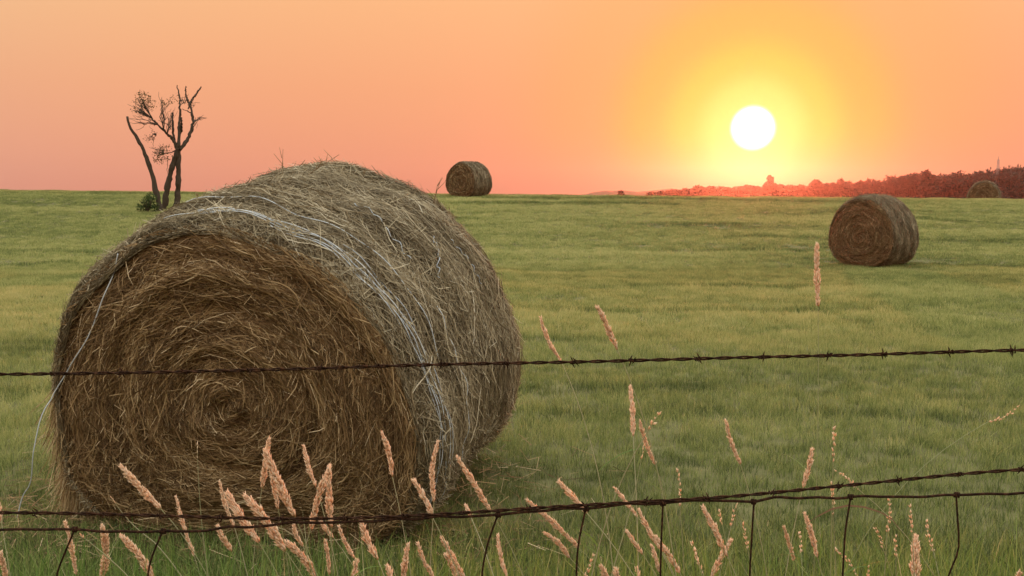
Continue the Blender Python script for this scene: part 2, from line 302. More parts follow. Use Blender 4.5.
# ------------------------------------------------------------------ the bare tree
def build_tree():
    D = 36.0; q = lambda x, y: (110 + .2607 * x, 70 + .2604 * y)
    base = at(*q(215, 530), D); g = float(ground(base[0], D)); base[2] = g
    o = empty('bare_tree', base); tag(o, 'nearly bare many-stemmed tree with a few leaf tufts, on the left skyline', 'tree')
    r = np.random.default_rng(5)
    def P(x, y, dy=0.0):
        p = at(*q(x, y), D + dy); return p - base
    def limb(name, pts, r0, r1, parent=o, sides=8, n=26):
        pts = np.array(pts, float); s = np.concatenate([[0], np.cumsum(np.linalg.norm(np.diff(pts, axis=0), axis=1))]); s /= s[-1]
        t = np.linspace(0, 1, n); c = np.stack([np.interp(t, s, pts[:, i]) for i in range(3)], 1)
        for _ in range(2): c[1:-1] = (c[:-2] + 2 * c[1:-1] + c[2:]) / 4
        c[1:-1] += r.normal(size=(n - 2, 3)) * .012
        rad = (r0 + (r1 - r0) * t) * (1 + .10 * np.sin(t * 23 + r.uniform(0, 6)) + .06 * r.normal(size=n))
        m = MB(); m.tube(c, rad, sides); return m.build(name, M_bark, parent)
    def root(x, y, dy): p = P(x, y, dy); p[2] = float(ground(p[0] + base[0], p[1] + base[1])) - base[2] - .06; return p
    limb('trunk', [root(194, 545, -.3), P(186, 505, -.3), P(160, 390, -.35), P(130, 305, -.5), P(100, 255, -.6), P(74, 222, -.7), P(66, 178, -.75)], .115, .042)
    limb('trunk', [root(204, 540, .15), P(212, 495, .15), P(225, 420, .1), P(248, 340, .05), P(262, 305, 0)], .115, .085)
    limb('trunk', [root(254, 520, .3), P(258, 480, .3), P(262, 420, .2), P(263, 330, .1), P(264, 290, .1)], .11, .085)
    limb('branch', [P(262, 310), P(250, 280, -.1), P(238, 262, -.2), P(210, 236, -.4), P(183, 208, -.6), P(160, 185, -.7)], .065, .022)
    limb('branch', [P(254, 300, .1), P(245, 268, .15), P(240, 215, .2), P(240, 163, .25)], .052, .035)
    limb('branch', [P(262, 300), P(265, 250), P(267, 200, .1), P(269, 130, .15), P(266, 90, .2), P(258, 58, .2)], .07, .018)
    limb('branch', [P(266, 305), P(285, 285, .1), P(300, 258, .2), P(313, 232, .3), P(318, 195, .35), P(314, 160, .4), P(304, 128, .4)], .075, .04)
    limb('branch', [P(304, 130, .4), P(322, 104, .5), P(350, 64, .6)], .05, .022)
    limb('branch', [P(304, 132, .4), P(292, 105, .35), P(290, 62, .3)], .042, .018)
    limb('branch', [P(272, 240, .1), P(274, 205, -.1), P(274, 182, -.1)], .05, .035)
    limb('branch', [P(315, 225, .3), P(330, 205, .2), P(328, 182, .2)], .02, .006)
    limb('branch', [P(312, 165, .4), P(290, 155, .5), P(275, 150, .6)], .02, .006)
    limb('branch', [P(250, 310, 0), P(230, 318, -.2), P(205, 322, -.3)], .022, .008)
    limb('branch', [P(222, 335, -.1), P(220, 370, -.1), P(221, 400, -.1)], .012, .006)
    # twigs
    tw = MB()
    def twig(a, b, r0=.012, wob=.03):
        a, b = np.array(a), np.array(b); t = np.linspace(0, 1, 6)[:, None]; p = a + (b - a) * t + r.normal(size=(6, 3)) * wob * np.sin(pi * t)
        tw.tube(p, np.linspace(r0, .005, 6), 4)
    tips = []
    for (x, y, dx, dy, n) in ((165, 190, -65, -90, 9), (185, 210, -90, -20, 6), (205, 235, 0, -110, 7), (220, 245, 25, -120, 6), (150, 180, -55, -40, 7), (210, 322, -30, -15, 7), (265, 140, 25, -30, 3), (300, 150, 20, -20, 3), (322, 200, 30, -35, 3), (175, 245, -35, 15, 4)):
        for k in range(n):
            ex, ey = x + dx * r.uniform(.4, 1.1) + r.normal() * 9, y + dy * r.uniform(.4, 1.1) + r.normal() * 9
            dep = r.uniform(-.9, .5); twig(P(x, y, -.5), P(ex, ey, dep), .016); tips.append((ex, ey, dep))
            for s_ in range(2): twig(P((x + ex) / 2, (y + ey) / 2, (dep - .5) / 2), P(ex + r.normal() * 14, ey + r.normal() * 14, dep + r.normal() * .3), .009, .03)
    tag(tw.build('twigs', M_bark, o), kind='stuff')
    lf = MB()
    for (x, y, rx, ry, n) in ((128, 108, 30, 24, 260), (150, 135, 26, 22, 190), (105, 135, 20, 26, 60), (95, 160, 16, 10, 40), (205, 128, 16, 14, 60), (242, 120, 18, 22, 60), (150, 262, 18, 16, 60), (200, 322, 34, 26, 340), (190, 345, 24, 16, 120), (215, 300, 18, 16, 90), (258, 100, 10, 20, 20), (120, 90, 16, 10, 60)):
        c = P(x, y, r.uniform(-.6, 0)); k = .2607 * D / F
        leaf_cloud(lf, [c], [(rx * k * 1.15, .4, ry * k * 1.15)], [int(n * .62)], .033, int(x * 3 + y))
    tag(lf.build('crown', M_leaf, o), kind='stuff')
build_tree()
def build_shrub():
    c = at(148, 213, 35.2); c[2] = float(ground(c[0], 35.2))
    o = empty('shrub', c); tag(o, 'small dark green shrub at the foot of the bare tree', 'shrub')
    r = np.random.default_rng(9)
    m = MB()
    for k in range(7):
        a = r.uniform(0, 6.28); m.tube([(0, 0, -.02), (.1 * cos(a), .1 * sin(a), .2), (.3 * cos(a), .3 * sin(a), .45)], [.015, .012, .006], 5)
    m.build('stems', M_bark, o)
    l = MB(); leaf_cloud(l, [(0, 0, .25), (-.2, 0, .18), (.2, .1, .2), (.02, -.1, .42), (.1, .1, .5)], [(.2, .2, .2)] * 5, [150] * 5, .04, 4)
    tag(l.build('crown', material('shrub_leaf', [(0, (.025, .05, .016)), (1, (.08, .12, .035))], translucent=.3), o), kind='stuff')
build_shrub()

# ------------------------------------------------------------------ hay bales
class Bale:
    def __init__(s, L, a, bt, bb, k, seed, centre=(.05, .14)):
        s.L, s.a, s.bt, s.bb, s.k, s.seed, s.c = L, a, bt, bb, k, seed, centre; s.band = 1.0 if L > 1.38 else .35; s.shift = 0.0 if L > 1.38 else -.14; s.lump = 1.0 if L > 1.38 else .4; s.sq = .60 if L > 1.38 else .86
    def sec(s, th):
        c, q = np.cos(th), np.sin(th)
        x = np.where(q >= 0, s.a * c, s.a * np.sign(c) * np.abs(c) ** s.sq); z = np.where(q >= 0, s.bt * q, -s.bb * np.abs(q) ** s.sq)
        w = 1 + s.lump * (.012 * np.sin(3 * th + s.seed) + .008 * np.sin(7 * th + 2 * s.seed) + .006 * np.sin(13 * th + s.seed))
        return x * w, z * w
    def barrel(s, v, th, lift=0.0):          # v: metres from the front
        x, z = s.sec(th); t = v / s.L
        e = np.minimum(v, s.L - v); sh = 1 - (.055 * np.clip(1 - e / .11, 0, 1.12) ** 2 if s.lump == 1 else .085 * np.clip(1 - e / .26, 0, 1.2) ** 2)
        f = (1 + (s.k - 1) * t) * sh * (1 + .012 * np.sin(9 * t + 2 * th + s.seed) + .008 * np.sin(21 * t + 5 * th))
        r = np.hypot(x, z) + 1e-9; f = f + lift / r
        return np.stack([x * f, v + 0 * x, z * f], -1)
    def face(s, rho, th, lift=0.0, rear=False):
        x, z = s.sec(th); k = (s.k if rear else 1.0) * (.945 if s.lump == 1 else .915)
        m = np.clip(rho, 0, 1) ** 1.6; R0 = .78 * s.a          # rings run round inside and take the sagged outline towards the rim
        px = s.c[0] + rho * ((1 - m) * R0 * np.cos(th) + m * (x * k - s.c[0])); pz = s.c[1] + rho * ((1 - m) * R0 * np.sin(th) + m * (z * k - s.c[1]))
        dome = .055 * (1 - rho ** 3) + .010 * np.sin(rho * 47 + th) + .012 * np.sin(rho * 19 - th + s.seed) + .01 * np.sin(3 * th + 11 * rho)
        y = -dome - lift
        if rear: y = s.L + dome + lift
        return np.stack([px, y + 0 * px, pz], -1)
    def body(s, o, mat):
        n = 96; th = np.arange(n) * 2 * pi / n; rings = []
        for rho in np.linspace(.02, .96, 14): rings.append(s.face(np.full(n, rho), th))
        for v in np.concatenate([[0, .02, .05, .09], np.linspace(.15, s.L - .15, 12), [s.L - .09, s.L - .05, s.L - .02, s.L]]): rings.append(s.barrel(np.full(n, v), th))
        for rho in np.linspace(.96, .02, 14): rings.append(s.face(np.full(n, rho), th, rear=True))
        v = np.concatenate(rings); m = len(rings); i = np.arange(m - 1)[:, None] * n; j = np.arange(n)[None]; k = (j + 1) % n
        f = np.stack([i + j, i + n + j, i + n + k, i + k], -1).reshape(-1, 4)
        mb = MB(); mb.add(v, f)
        e0 = np.arange(n); mb.add(np.concatenate([rings[0], rings[0].mean(0)[None], rings[-1], rings[-1].mean(0)[None]]),
               np.concatenate([np.stack([e0, (e0 + 1) % n, np.full(n, n), np.full(n, n)], 1), np.stack([(e0 + 1) % n + n + 1, e0 + n + 1, np.full(n, 2 * n + 1), np.full(n, 2 * n + 1)], 1)]))
        return mb.build('core', mat, o)
    def face_straw(s, o, n, width, ln, seed, name='end_straw', rear=False):
        r = np.random.default_rng(seed); m = 6; t = np.linspace(-1, 1, m)[None]
        th = r.uniform(0, 2 * pi, n); rho = np.sqrt(r.random(n)) * .985 + .005
        xb, zb = s.sec(th); R = np.hypot(xb - s.c[0], zb - s.c[1])
        l = r.uniform(*ln, n); wild = r.random(n) < .22; jit = np.where(wild, r.normal(0, .9, n), r.normal(.06, .27, n))
        rr = np.maximum(.05, rho * R)
        dth = np.clip(l * np.cos(jit) / 2 / rr, -1.6, 1.6); drh = l * np.sin(jit) / 2 / R
        bend = r.normal(0, .012, n) / R
        TH = th[:, None] + dth[:, None] * t; RH = np.clip(rho[:, None] + drh[:, None] * t + bend[:, None] * t ** 2 + .004 * r.normal(size=(n, m)), .0, 1.035)
        poke = np.minimum(.05, np.abs(r.normal(0, .014, n)) * (1 + 3 * (r.random(n) < .05))); end = np.where(r.random(n) < .5, 1, -1)
        lift = .004 + np.abs(r.normal(0, .012, n))[:, None] + poke[:, None] * np.clip(t * end[:, None], 0, 1) ** 2
        p = s.face(RH, TH, lift, rear)
        tg = p[:, -1] - p[:, 0]; tg /= np.linalg.norm(tg, axis=1)[:, None] + 1e-9; nrm = np.array([0, -1., 0]) + r.normal(0, .55, (n, 3))
        sd_ = np.cross(tg, nrm); sd_ /= np.linalg.norm(sd_, axis=1)[:, None] + 1e-9
        band = .16 * np.sin(rho * 31 + 1.5 * np.sin(th + s.seed) + s.seed) + .10 * np.sin(rho * 13 + 2 * th)
        tone = np.clip(r.beta(1.7, 2.6, n) * .85 + band * .5 * s.band + .05 + s.shift, 0, 1)
        tone = np.where(r.random(n) < .09, r.uniform(.7, 1, n) + s.shift, tone)
        w = width * r.uniform(.5, 1.4, n)[:, None] * np.array([.5, 1, 1, 1, 1, .5])[None]
        mb = MB(); mb.ribbons(p, sd_, w, tone); return tag(mb.build(name, M_straw, o), kind='stuff')
    def side_straw(s, o, n, width, ln, seed):
        r = np.random.default_rng(seed); m = 6; t = np.linspace(-1, 1, m)[None]
        th = r.uniform(-.85, pi + .7, n); v0 = np.where(r.random(n) < .09, r.uniform(-.02, .10, n), r.uniform(-.02, s.L + .02, n)); l = r.uniform(*ln, n); wild = r.random(n) < .25
        jit = np.where(wild, r.normal(0, 1.0, n), r.normal(.0, .38, n))
        R = np.hypot(*s.sec(th)); dth = l * np.cos(jit) / 2 / R; dv_ = l * np.sin(jit) / 2
        TH = th[:, None] + dth[:, None] * t; VV = np.clip(v0[:, None] + dv_[:, None] * t + r.normal(0, .018, n)[:, None] * t ** 2 + .005 * r.normal(size=(n, m)), -.03, s.L + .03)
        poke = np.minimum(.045, np.abs(r.normal(0, .015, n)) * (1 + 3.0 * (r.random(n) < .05))); end = np.where(r.random(n) < .5, 1, -1)
        lift = .003 + np.abs(r.normal(0, .011, n))[:, None] + poke[:, None] * np.clip(t * end[:, None], 0, 1) ** 2
        p = s.barrel(VV, TH, lift)
        tg = p[:, -1] - p[:, 0]; tg /= np.linalg.norm(tg, axis=1)[:, None] + 1e-9
        nr = p[:, 2] * np.array([1, 0, 1]); nr /= np.linalg.norm(nr, axis=1)[:, None] + 1e-9; nr = nr + r.normal(0, .5, (n, 3))
        sd_ = np.cross(tg, nr); sd_ /= np.linalg.norm(sd_, axis=1)[:, None] + 1e-9
        tone = np.clip(r.beta(1.9, 2.2, n) * .9 + .10 * np.sin(v0 * 17 + 1.2 * np.sin(2 * th)) + .07 * np.sin(th * 9 + v0 * 5) + .06 + s.shift, 0, 1)
        w = width * r.uniform(.5, 1.4, n)[:, None] * np.array([.5, 1, 1, 1, 1, .5])[None]
        mb = MB(); mb.ribbons(p, sd_, w, tone); return tag(mb.build('side_straw', M_side, o), kind='stuff')
    def twine(s, o, v0, v1, t0, t1, wob, seed, rad=.0020, lift=.028):
        r = np.random.default_rng(seed); n = 70; t = np.linspace(0, 1, n); th = t0 + (t1 - t0) * t
        v = v0 + (v1 - v0) * t + wob * (np.sin(t * 9 + seed) + .6 * np.sin(t * 23 + 2 * seed))
        p = s.barrel(v, th, lift + .006 * np.sin(t * 31 + seed)); m = MB(); m.tube(p, rad, 5, r.random()); return m.build('twine', M_twine, o)
M_side = material('weathered_straw', [(0, (.080, .056, .031)), (.3, (.19, .148, .092)), (.6, (.36, .295, .195)), (.85, (.53, .455, .33)), (1, (.70, .63, .51))], rough=.75, translucent=.18, spec=.3)
def place_bale(front_centre, yaw, tilt, B, label, nface, nside, width, ln, seed, rear=True):
    # Empty at the middle of the base; children are built about the front end's centre
    o = empty('hay_bale', front_centre, (0, 0, 0)); o.rotation_mode = 'QUATERNION'
    from mathutils import Matrix
    Rm = Matrix.Rotation(-yaw, 3, 'Z') @ Matrix.Rotation(tilt, 3, 'X')
    off = Rm @ Vector((0, B.L / 2, -B.bb)); o.location = Vector(front_centre) + off; o.rotation_quaternion = Rm.to_quaternion()
    tag(o, label, 'hay bale', 'round hay bales left in the field')
    kids = [B.body(o, M_core), B.face_straw(o, nface, width, ln, seed), B.side_straw(o, nside, width, ln, seed + 1)]
    if rear: kids.append(B.face_straw(o, nface // 4, width, ln, seed + 2, rear=True))
    return o, kids
def settle(o, B):                              # children were built about the front centre: bring them to the base origin
    for ch in o.children: ch.location = (0, -B.L / 2, B.bb)

B1 = Bale(1.39, .868, .925, .533, 1.085, 1.0)
bale1, _ = place_bale((-1.200, 4.20, .477), .222, .125, B1, 'very large round hay bale filling the left foreground behind the barbed wire', 60000, 62000, .0036, (.06, .28), 11)
TW = [(.50, .62, .75, 1.15, .012), (.60, .86, .60, .78, .01), (1.02, 1.0, .45, .72, .006), (.40, .45, -.3, .5, .01), (.27, .34, .3, 2.0, .004)]
_r = np.random.default_rng(3)
for k in range(6):
    v = .045 + .085 * (k / 5) ** 1.6; a0 = _r.uniform(-.45, .35); TW.append((v, v + abs(_r.normal()) * .012, a0, a0 + _r.uniform(1.1, 2.3), _r.uniform(.0004, .0012)))
for k, (v0, v1, t0, t1, wb) in enumerate(TW):
    B1.twine(bale1, v0, v1, t0, t1, wb, k + 1)
def bale_extras():
    r = np.random.default_rng(77)
    # loose twine hanging across the left of the end and down to the ground
    px = [(117, 250), (117, 268), (108, 300), (95, 328), (75, 358), (60, 378)]
    inv = bale1.matrix_basis.inverted()
    th = np.linspace(2.10, 3.00, 24); rho = 1.03 - .15 * np.sin(np.linspace(0, pi, 24)); a = B1.face(rho, th, .045)
    a += np.array([0, -B1.L / 2, B1.bb]) * 0
    last = a[-1]; hang = []
    for k in range(1, 26):
        t = k / 25; hang.append(last + np.array([-.22 * t ** 1.4 - .012 * sin(9 * t), -.10 * t - .05 * sin(5 * t), -.56 * t + .012 * sin(17 * t)]))
    m = MB(); m.tube(np.concatenate([a, hang]), .0026, 5, .6); m.build('twine', M_twine, bale1)
    # drooping fringe of loose hay at the lower left edge
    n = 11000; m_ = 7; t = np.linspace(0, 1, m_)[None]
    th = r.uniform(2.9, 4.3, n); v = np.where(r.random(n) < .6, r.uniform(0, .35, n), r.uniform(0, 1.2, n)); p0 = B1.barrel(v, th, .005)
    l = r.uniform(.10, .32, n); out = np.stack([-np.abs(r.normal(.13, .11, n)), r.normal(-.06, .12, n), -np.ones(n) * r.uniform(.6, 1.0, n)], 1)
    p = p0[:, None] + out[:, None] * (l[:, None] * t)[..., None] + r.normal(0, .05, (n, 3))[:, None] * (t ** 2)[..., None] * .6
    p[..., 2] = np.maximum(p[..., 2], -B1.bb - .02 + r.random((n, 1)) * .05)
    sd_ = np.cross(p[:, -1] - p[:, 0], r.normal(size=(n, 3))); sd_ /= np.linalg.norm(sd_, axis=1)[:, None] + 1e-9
    mb = MB(); mb.ribbons(p, sd_, .0027 * r.uniform(.5, 1.2, n), np.clip(r.beta(2.6, 1.5, n) + .05, 0, 1)); tag(mb.build('fringe', M_straw, bale1), kind='stuff')  # fringe straw toned paler than the bale, backlight put into its colour
    # sprigs sticking up from the top
    mb = MB()
    for (v0, th0, hgt, lean, nb) in ((.95, 1.62, .13, 1.6, 6), (.93, 1.70, .17, -.05, 3), (1.25, .93, .14, .25, 6), (1.3, 1.12, .05, .2, 2), (.5, 1.95, .06, -.3, 3), (.3, 2.2, .05, -.2, 3), (.6, 1.85, .05, .1, 2), (1.2, 1.35, .05, .1, 2)):
        b = B1.barrel(np.array([v0]), np.array([th0]), .0)[0]; up = np.array([lean, .1, 1.])
        mb.tube([b, b + up * hgt * .5, b + up * hgt + [.01, 0, 0]], [.0022, .0018, .001], 4, .4)
        for k in range(nb):
            q = b + up * hgt * r.uniform(.3, .9); mb.tube([q, q + np.array([r.normal() * .6, r.normal() * .3, .8]) * hgt * .4], [.0016, .0009], 4, .5)
    tag(mb.build('sprigs', M_straw, bale1), kind='stuff')
bale_extras(); settle(bale1, B1)

B3 = Bale(1.12, .80, .93, .64, 1.0, 2.3, (.0, .06))
def px_bale(px, py_base, Y, B, phi, label, nf, ns, w, ln, seed, sink=.04):
    p = at(px, py_base, Y); z = float(ground(p[0], Y)); az = math.atan2(p[0], Y)
    o, _ = place_bale((p[0], Y, z + B.bb - sink), az + phi, 0.0, B, label, nf, ns, w, ln, seed); settle(o, B); return o
px_bale(860.5, 264, 21.6, B3, radians(27), 'reddish brown hay bale standing in the open field at right', 22000, 20000, .007, (.08, .30), 31)
B2 = Bale(1.30, .79, .91, .62, 1.0, 4.1, (.0, .05))
px_bale(461, 194, 42.6, B2, radians(33), 'small hay bale silhouetted against the sky on the crest beside the big bale', 9000, 9000, .016, (.12, .45), 41)
B4 = Bale(1.35, .80, .98, .62, 1.0, 5.7, (.0, .05))
px_bale(983.5, 198, 53.5, B4, radians(2), 'distant hay bale half sunk behind the crest below the lattice mast', 7000, 6000, .018, (.12, .45), 51)

# loose hay on the ground about the big bale
def ground_hay():
    r = np.random.default_rng(91); n = 2800; m = 5; t = np.linspace(-.5, .5, m)[None]
    x = np.concatenate([r.normal(-1.1, .75, 1200), r.normal(-.3, .28, 700), r.normal(-2.1, .25, 900)]); y = np.concatenate([r.normal(4.05, .2, 1200), r.normal(4.9, .5, 700), r.normal(4.5, .45, 900)])
    a = r.uniform(0, pi, n); l = r.uniform(.04, .16, n)
    X = x[:, None] + np.cos(a)[:, None] * l[:, None] * t; Y = y[:, None] + np.sin(a)[:, None] * l[:, None] * t
    Z = ground(X, Y) + .02 + np.abs(r.normal(0, .03, n))[:, None] + r.normal(0, .06, n)[:, None] * t * l[:, None] * 3
    p = np.stack([X, Y, np.maximum(Z, ground(X, Y) + .004)], -1); sd_ = np.stack([-np.sin(a), np.cos(a), r.normal(0, .5, n)], 1)
    mb = MB(); mb.ribbons(p, sd_, .003 * r.uniform(.5, 1.3, n), r.beta(1.8, 2.4, n))
    tag(mb.build('loose_hay', M_straw), 'loose hay scattered on the grass round the big bale', 'hay', kind='stuff')
ground_hay()

# ------------------------------------------------------------------ mown grass (stuff)
def clump(name, n, rad, h, w, seed):
    r = np.random.default_rng(seed); m = 4; t = np.linspace(0, 1, m)[None]
    a = r.uniform(0, 6.28, n); q = rad * np.sqrt(r.random(n)); b = np.stack([np.cos(a) * q, np.sin(a) * q, np.full(n, -.01)], 1)
    d = r.uniform(0, 6.28, n); ln = np.abs(r.normal(.35, .28, n)); H = h * r.uniform(.5, 1.25, n)
    p = b[:, None] + np.stack([np.cos(d)[:, None] * (ln * H)[:, None] * t ** 1.8, np.sin(d)[:, None] * (ln * H)[:, None] * t ** 1.8, H[:, None] * (t - .18 * ln[:, None] * t ** 2)], -1)
    f = r.uniform(0, 6.28, n); sd_ = np.stack([np.cos(f), np.sin(f), 0 * f], 1)
    W_ = w * r.uniform(.6, 1.3, n)[:, None] * np.array([1, .9, .62, .12])[None]
    mb = MB(); mb.ribbons(p, sd_, W_, r.random(n)); me = mb.mesh(name, M_grass); return bpy.data.objects.new(name, me)
def build_grass():
    lib = bpy.data.collections.new('grass_clumps')
    specs = [(26, .09, .085, .0042), (24, .10, .10, .0042), (22, .08, .07, .0045), (40, .15, .085, .007), (40, .16, .10, .007), (36, .14, .075, .007), (46, .22, .09, .012), (46, .24, .10, .012), (44, .2, .08, .012)]
    for k, (n, R, h, w) in enumerate(specs): lib.objects.link(clump('clump_%d' % k, n, R, h, w, 500 + k))
    r = np.random.default_rng(33); P, I, Hs, Sc = [], [], [], []
    for y0, y1, dens, base in ((2.0, 10, 340, 0), (10, 22, 130, 3), (22, 47.5, 60, 6)):
        xm = .56 * y1 + 2.0; n = int((y1 - y0) * 2 * xm * dens); y = r.uniform(y0, y1, n); x = r.uniform(-xm, xm, n); keep = np.abs(x) < .56 * y + 2.0; x, y = x[keep], y[keep]
        P.append(np.stack([x, y], 1)); I.append(base + r.integers(0, 3, len(x)))
    P = np.concatenate(P); I = np.concatenate(I); x, y = P[:, 0], P[:, 1]; n = len(x)
    # mower swaths and drier patches
    swath = np.sin(y * 2 * pi / 2.7 + .9 * waves(x, y * .3, 14, 61)); patch = waves(x * .45, y, 3.2, 62); broad = waves(x * .3, y, 11, 63); fine = waves(x, y, .8, 64)
    dark = np.zeros(n); yl = 4.6; rl = np.random.default_rng(5)
    while yl < 47:
        wob = yl + .10 * yl ** .5 * waves(x, 0 * x, 6, int(yl * 100)) + .03 * x * rl.normal(); on = smooth(waves(x, 0 * x, 5 + .4 * yl, int(yl * 100) + 1), -.3, .9)
        dark = np.maximum(dark, on * np.exp(-((y - wob) / (.05 + .012 * yl)) ** 2)); yl += rl.uniform(.5, 1.4) * (1 + yl * .07)
    hue = .50 + .10 * patch + .10 * broad + .06 * fine + .05 * swath + r.normal(0, .17, n) - .42 * dark
    hue = hue + .07 * smooth(y, 12, 34)
    sc = (1.05 + .11 * patch + .10 * fine + r.normal(0, .16, n)) * .66 * (1 + .35 * dark)
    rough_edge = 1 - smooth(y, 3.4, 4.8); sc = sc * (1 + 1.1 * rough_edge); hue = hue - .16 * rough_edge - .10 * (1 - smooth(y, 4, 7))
    keep = r.random(n) > .55 * dark; x, y, hue, sc, I = x[keep], y[keep], hue[keep], sc[keep], I[keep]; n = len(x)
    z = ground(x, y)
    me = bpy.data.meshes.new('mown_grass'); me.vertices.add(n); me.vertices.foreach_set('co', np.stack([x, y, z], 1).astype(np.float32).ravel())
    for nm, ty, v in (('hue', 'FLOAT', np.clip(hue, 0, 1)), ('size', 'FLOAT', np.clip(sc, .35, 3)), ('spin', 'FLOAT', r.uniform(0, 6.28, n))):
        me.attributes.new(nm, ty, 'POINT').data.foreach_set('value', v.astype(np.float32))
    me.attributes.new('pick', 'INT', 'POINT').data.foreach_set('value', I.astype(np.int32))
    o = link('mown_grass', me); me.materials.append(M_grass); tag(o, 'short mown grass covering the whole hay field', 'grass', kind='stuff')
    g = bpy.data.node_groups.new('scatter_grass', 'GeometryNodeTree'); g.interface.new_socket('Geometry', in_out='INPUT', socket_type='NodeSocketGeometry'); g.interface.new_socket('Geometry', in_out='OUTPUT', socket_type='NodeSocketGeometry')
    L = g.links.new; gi, go = N(g, 'NodeGroupInput'), N(g, 'NodeGroupOutput'); ci = N(g, 'GeometryNodeCollectionInfo'); ci.inputs[0].default_value = lib; ci.inputs['Separate Children'].default_value = True; ci.inputs['Reset Children'].default_value = True
    ip = N(g, 'GeometryNodeInstanceOnPoints'); ip.inputs['Pick Instance'].default_value = True
    def attr(nm, ty): a = N(g, 'GeometryNodeInputNamedAttribute', data_type=ty); a.inputs[0].default_value = nm; return a.outputs[0]
    cx = N(g, 'ShaderNodeCombineXYZ'); L(attr('spin', 'FLOAT'), cx.inputs[2]); cs = N(g, 'ShaderNodeCombineXYZ'); s_ = attr('size', 'FLOAT'); [L(s_, cs.inputs[k]) for k in range(3)]
    L(gi.outputs[0], ip.inputs['Points']); L(ci.outputs[0], ip.inputs['Instance']); L(attr('pick', 'INT'), ip.inputs['Instance Index']); L(cx.outputs[0], ip.inputs['Rotation']); L(cs.outputs[0], ip.inputs['Scale']); L(ip.outputs[0], go.inputs[0])
    o.modifiers.new('scatter', 'NODES').node_group = g
build_grass()

# uncut grass under the fence
def build_tall():
    r = np.random.default_rng(44); n = 12000; m = 7; t = np.linspace(0, 1, m)[None]
    y = r.uniform(1.95, 3.9, n); x = r.uniform(-1, 1, n) * (.56 * y + 1.2); py = 505 + 110 * r.beta(1.7, 1.2, n)
    H = np.clip(EYE - (py - 192) / F * y - ground(x, y), .10, .95) * r.uniform(.85, 1.0, n)
    d = r.uniform(0, 6.28, n); ln = np.abs(r.normal(.18, .2, n))
    p = np.stack([x[:, None] + np.cos(d)[:, None] * (ln * H)[:, None] * t ** 2.2, y[:, None] + np.sin(d)[:, None] * (ln * H)[:, None] * t ** 2.2, ground(x, y)[:, None] - .01 + H[:, None] * (t - .25 * ln[:, None] * t ** 3)], -1)
    f = r.uniform(0, 6.28, n); sd_ = np.stack([np.cos(f), np.sin(f), 0 * f], 1)
    W_ = r.uniform(.0025, .0058, n)[:, None] * np.array([.8, 1, 1, .9, .7, .45, .08])[None]
    mb = MB(); mb.ribbons(p, sd_, W_, np.clip(r.beta(2, 2.6, n) + .3 * (r.random(n) < .07), 0, 1)); tag(mb.build('uncut_grass', M_tall), 'uncut green grass blades standing along the fence line', 'grass', kind='stuff')
build_tall()

# ------------------------------------------------------------------ fence
FY = 1.85
def wire_path(pxs, step=.004, ext=2.6):
    p = np.array([at(a, b, FY) for a, b in pxs]); s0, s1 = (p[1] - p[0]), (p[-1] - p[-2])
    left = p[0] + s0 / abs(s0[0]) * (ext + p[0][0] * 1.0) * -1 if p[0][0] > -ext else p[0]; left = p[0] - s0 / s0[0] * (p[0][0] + ext); right = p[-1] + s1 / s1[0] * (ext - p[-1][0])
    left[2] = p[0][2] + .01; right[2] = p[-1][2] + .02
    p = np.concatenate([[left], p, [right]]); xs = np.arange(-ext, ext, step)
    z = np.interp(xs, p[:, 0], p[:, 2]); k = np.ones(41) / 41; zp = np.convolve(np.pad(z, 20, mode='edge'), k, 'valid'); zp = np.convolve(np.pad(zp, 20, mode='edge'), k, 'valid')
    return np.stack([xs, np.full_like(xs, FY), zp], 1)
def barb_mesh():
    m = MB(); t = np.linspace(0, 1, 30)
    m.tube(np.stack([(t - .5) * .012, .0046 * np.cos(t * 14), .0046 * np.sin(t * 14)], 1), .0014, 6)
    for a, x0 in ((.9, -.004), (.9 + pi, -.001), (2.2, .002), (2.2 + pi, .005)):
        d = np.array([.22 * (1 if a < 3 else -1), .5 * cos(a), sin(a)]); d /= np.linalg.norm(d); b = np.array([x0, 0, 0]); m.tube([b + d * .003, b + d * .010, b + d * .0165], [.0015, .0013, .0003], 5)
    return m.mesh('barb', M_wire)
BARB = barb_mesh()
def barbed(pxs, label, start_px, spacing, seed, thick=.0018):
    r = np.random.default_rng(seed); c = wire_path(pxs); mid = c[len(c) // 2].copy(); o = empty('barbed_wire', mid); tag(o, label, 'barbed wire')
    ph = c[:, 0] * 2 * pi / .075 + .5 * np.sin(c[:, 0] * 11)
    for k in (0, pi):
        m = MB(); w = c - mid; w = w + np.stack([0 * ph, np.cos(ph + k), np.sin(ph + k)], 1) * thick * 1.08; m.tube(w[::2], thick, 6); m.build('strand', M_wire, o)
    x0 = (start_px - 512) / F * FY; x = x0 - spacing * math.ceil((x0 + 2.5) / spacing) + spacing
    while x < 2.5:
        b = link('barb', BARB, o); xx = x + r.normal() * .004; b.location = (xx - mid[0], 0, np.interp(xx, c[:, 0], c[:, 2]) - mid[2]); b.rotation_euler = (r.uniform(0, 6.28), r.normal() * .2, r.normal() * .2); b.scale = (1, .72, .72); x += spacing * r.uniform(.93, 1.07)
    return o
barbed([(0, 374.5), (150, 372.5), (300, 369), (430, 364.5), (520, 363), (600, 361.5), (690, 359), (752, 357), (820, 356), (882, 354.5), (942, 352), (1024, 350)], 'upper strand of rusty barbed wire crossing in front of the big bale', 558, .1185, 1)
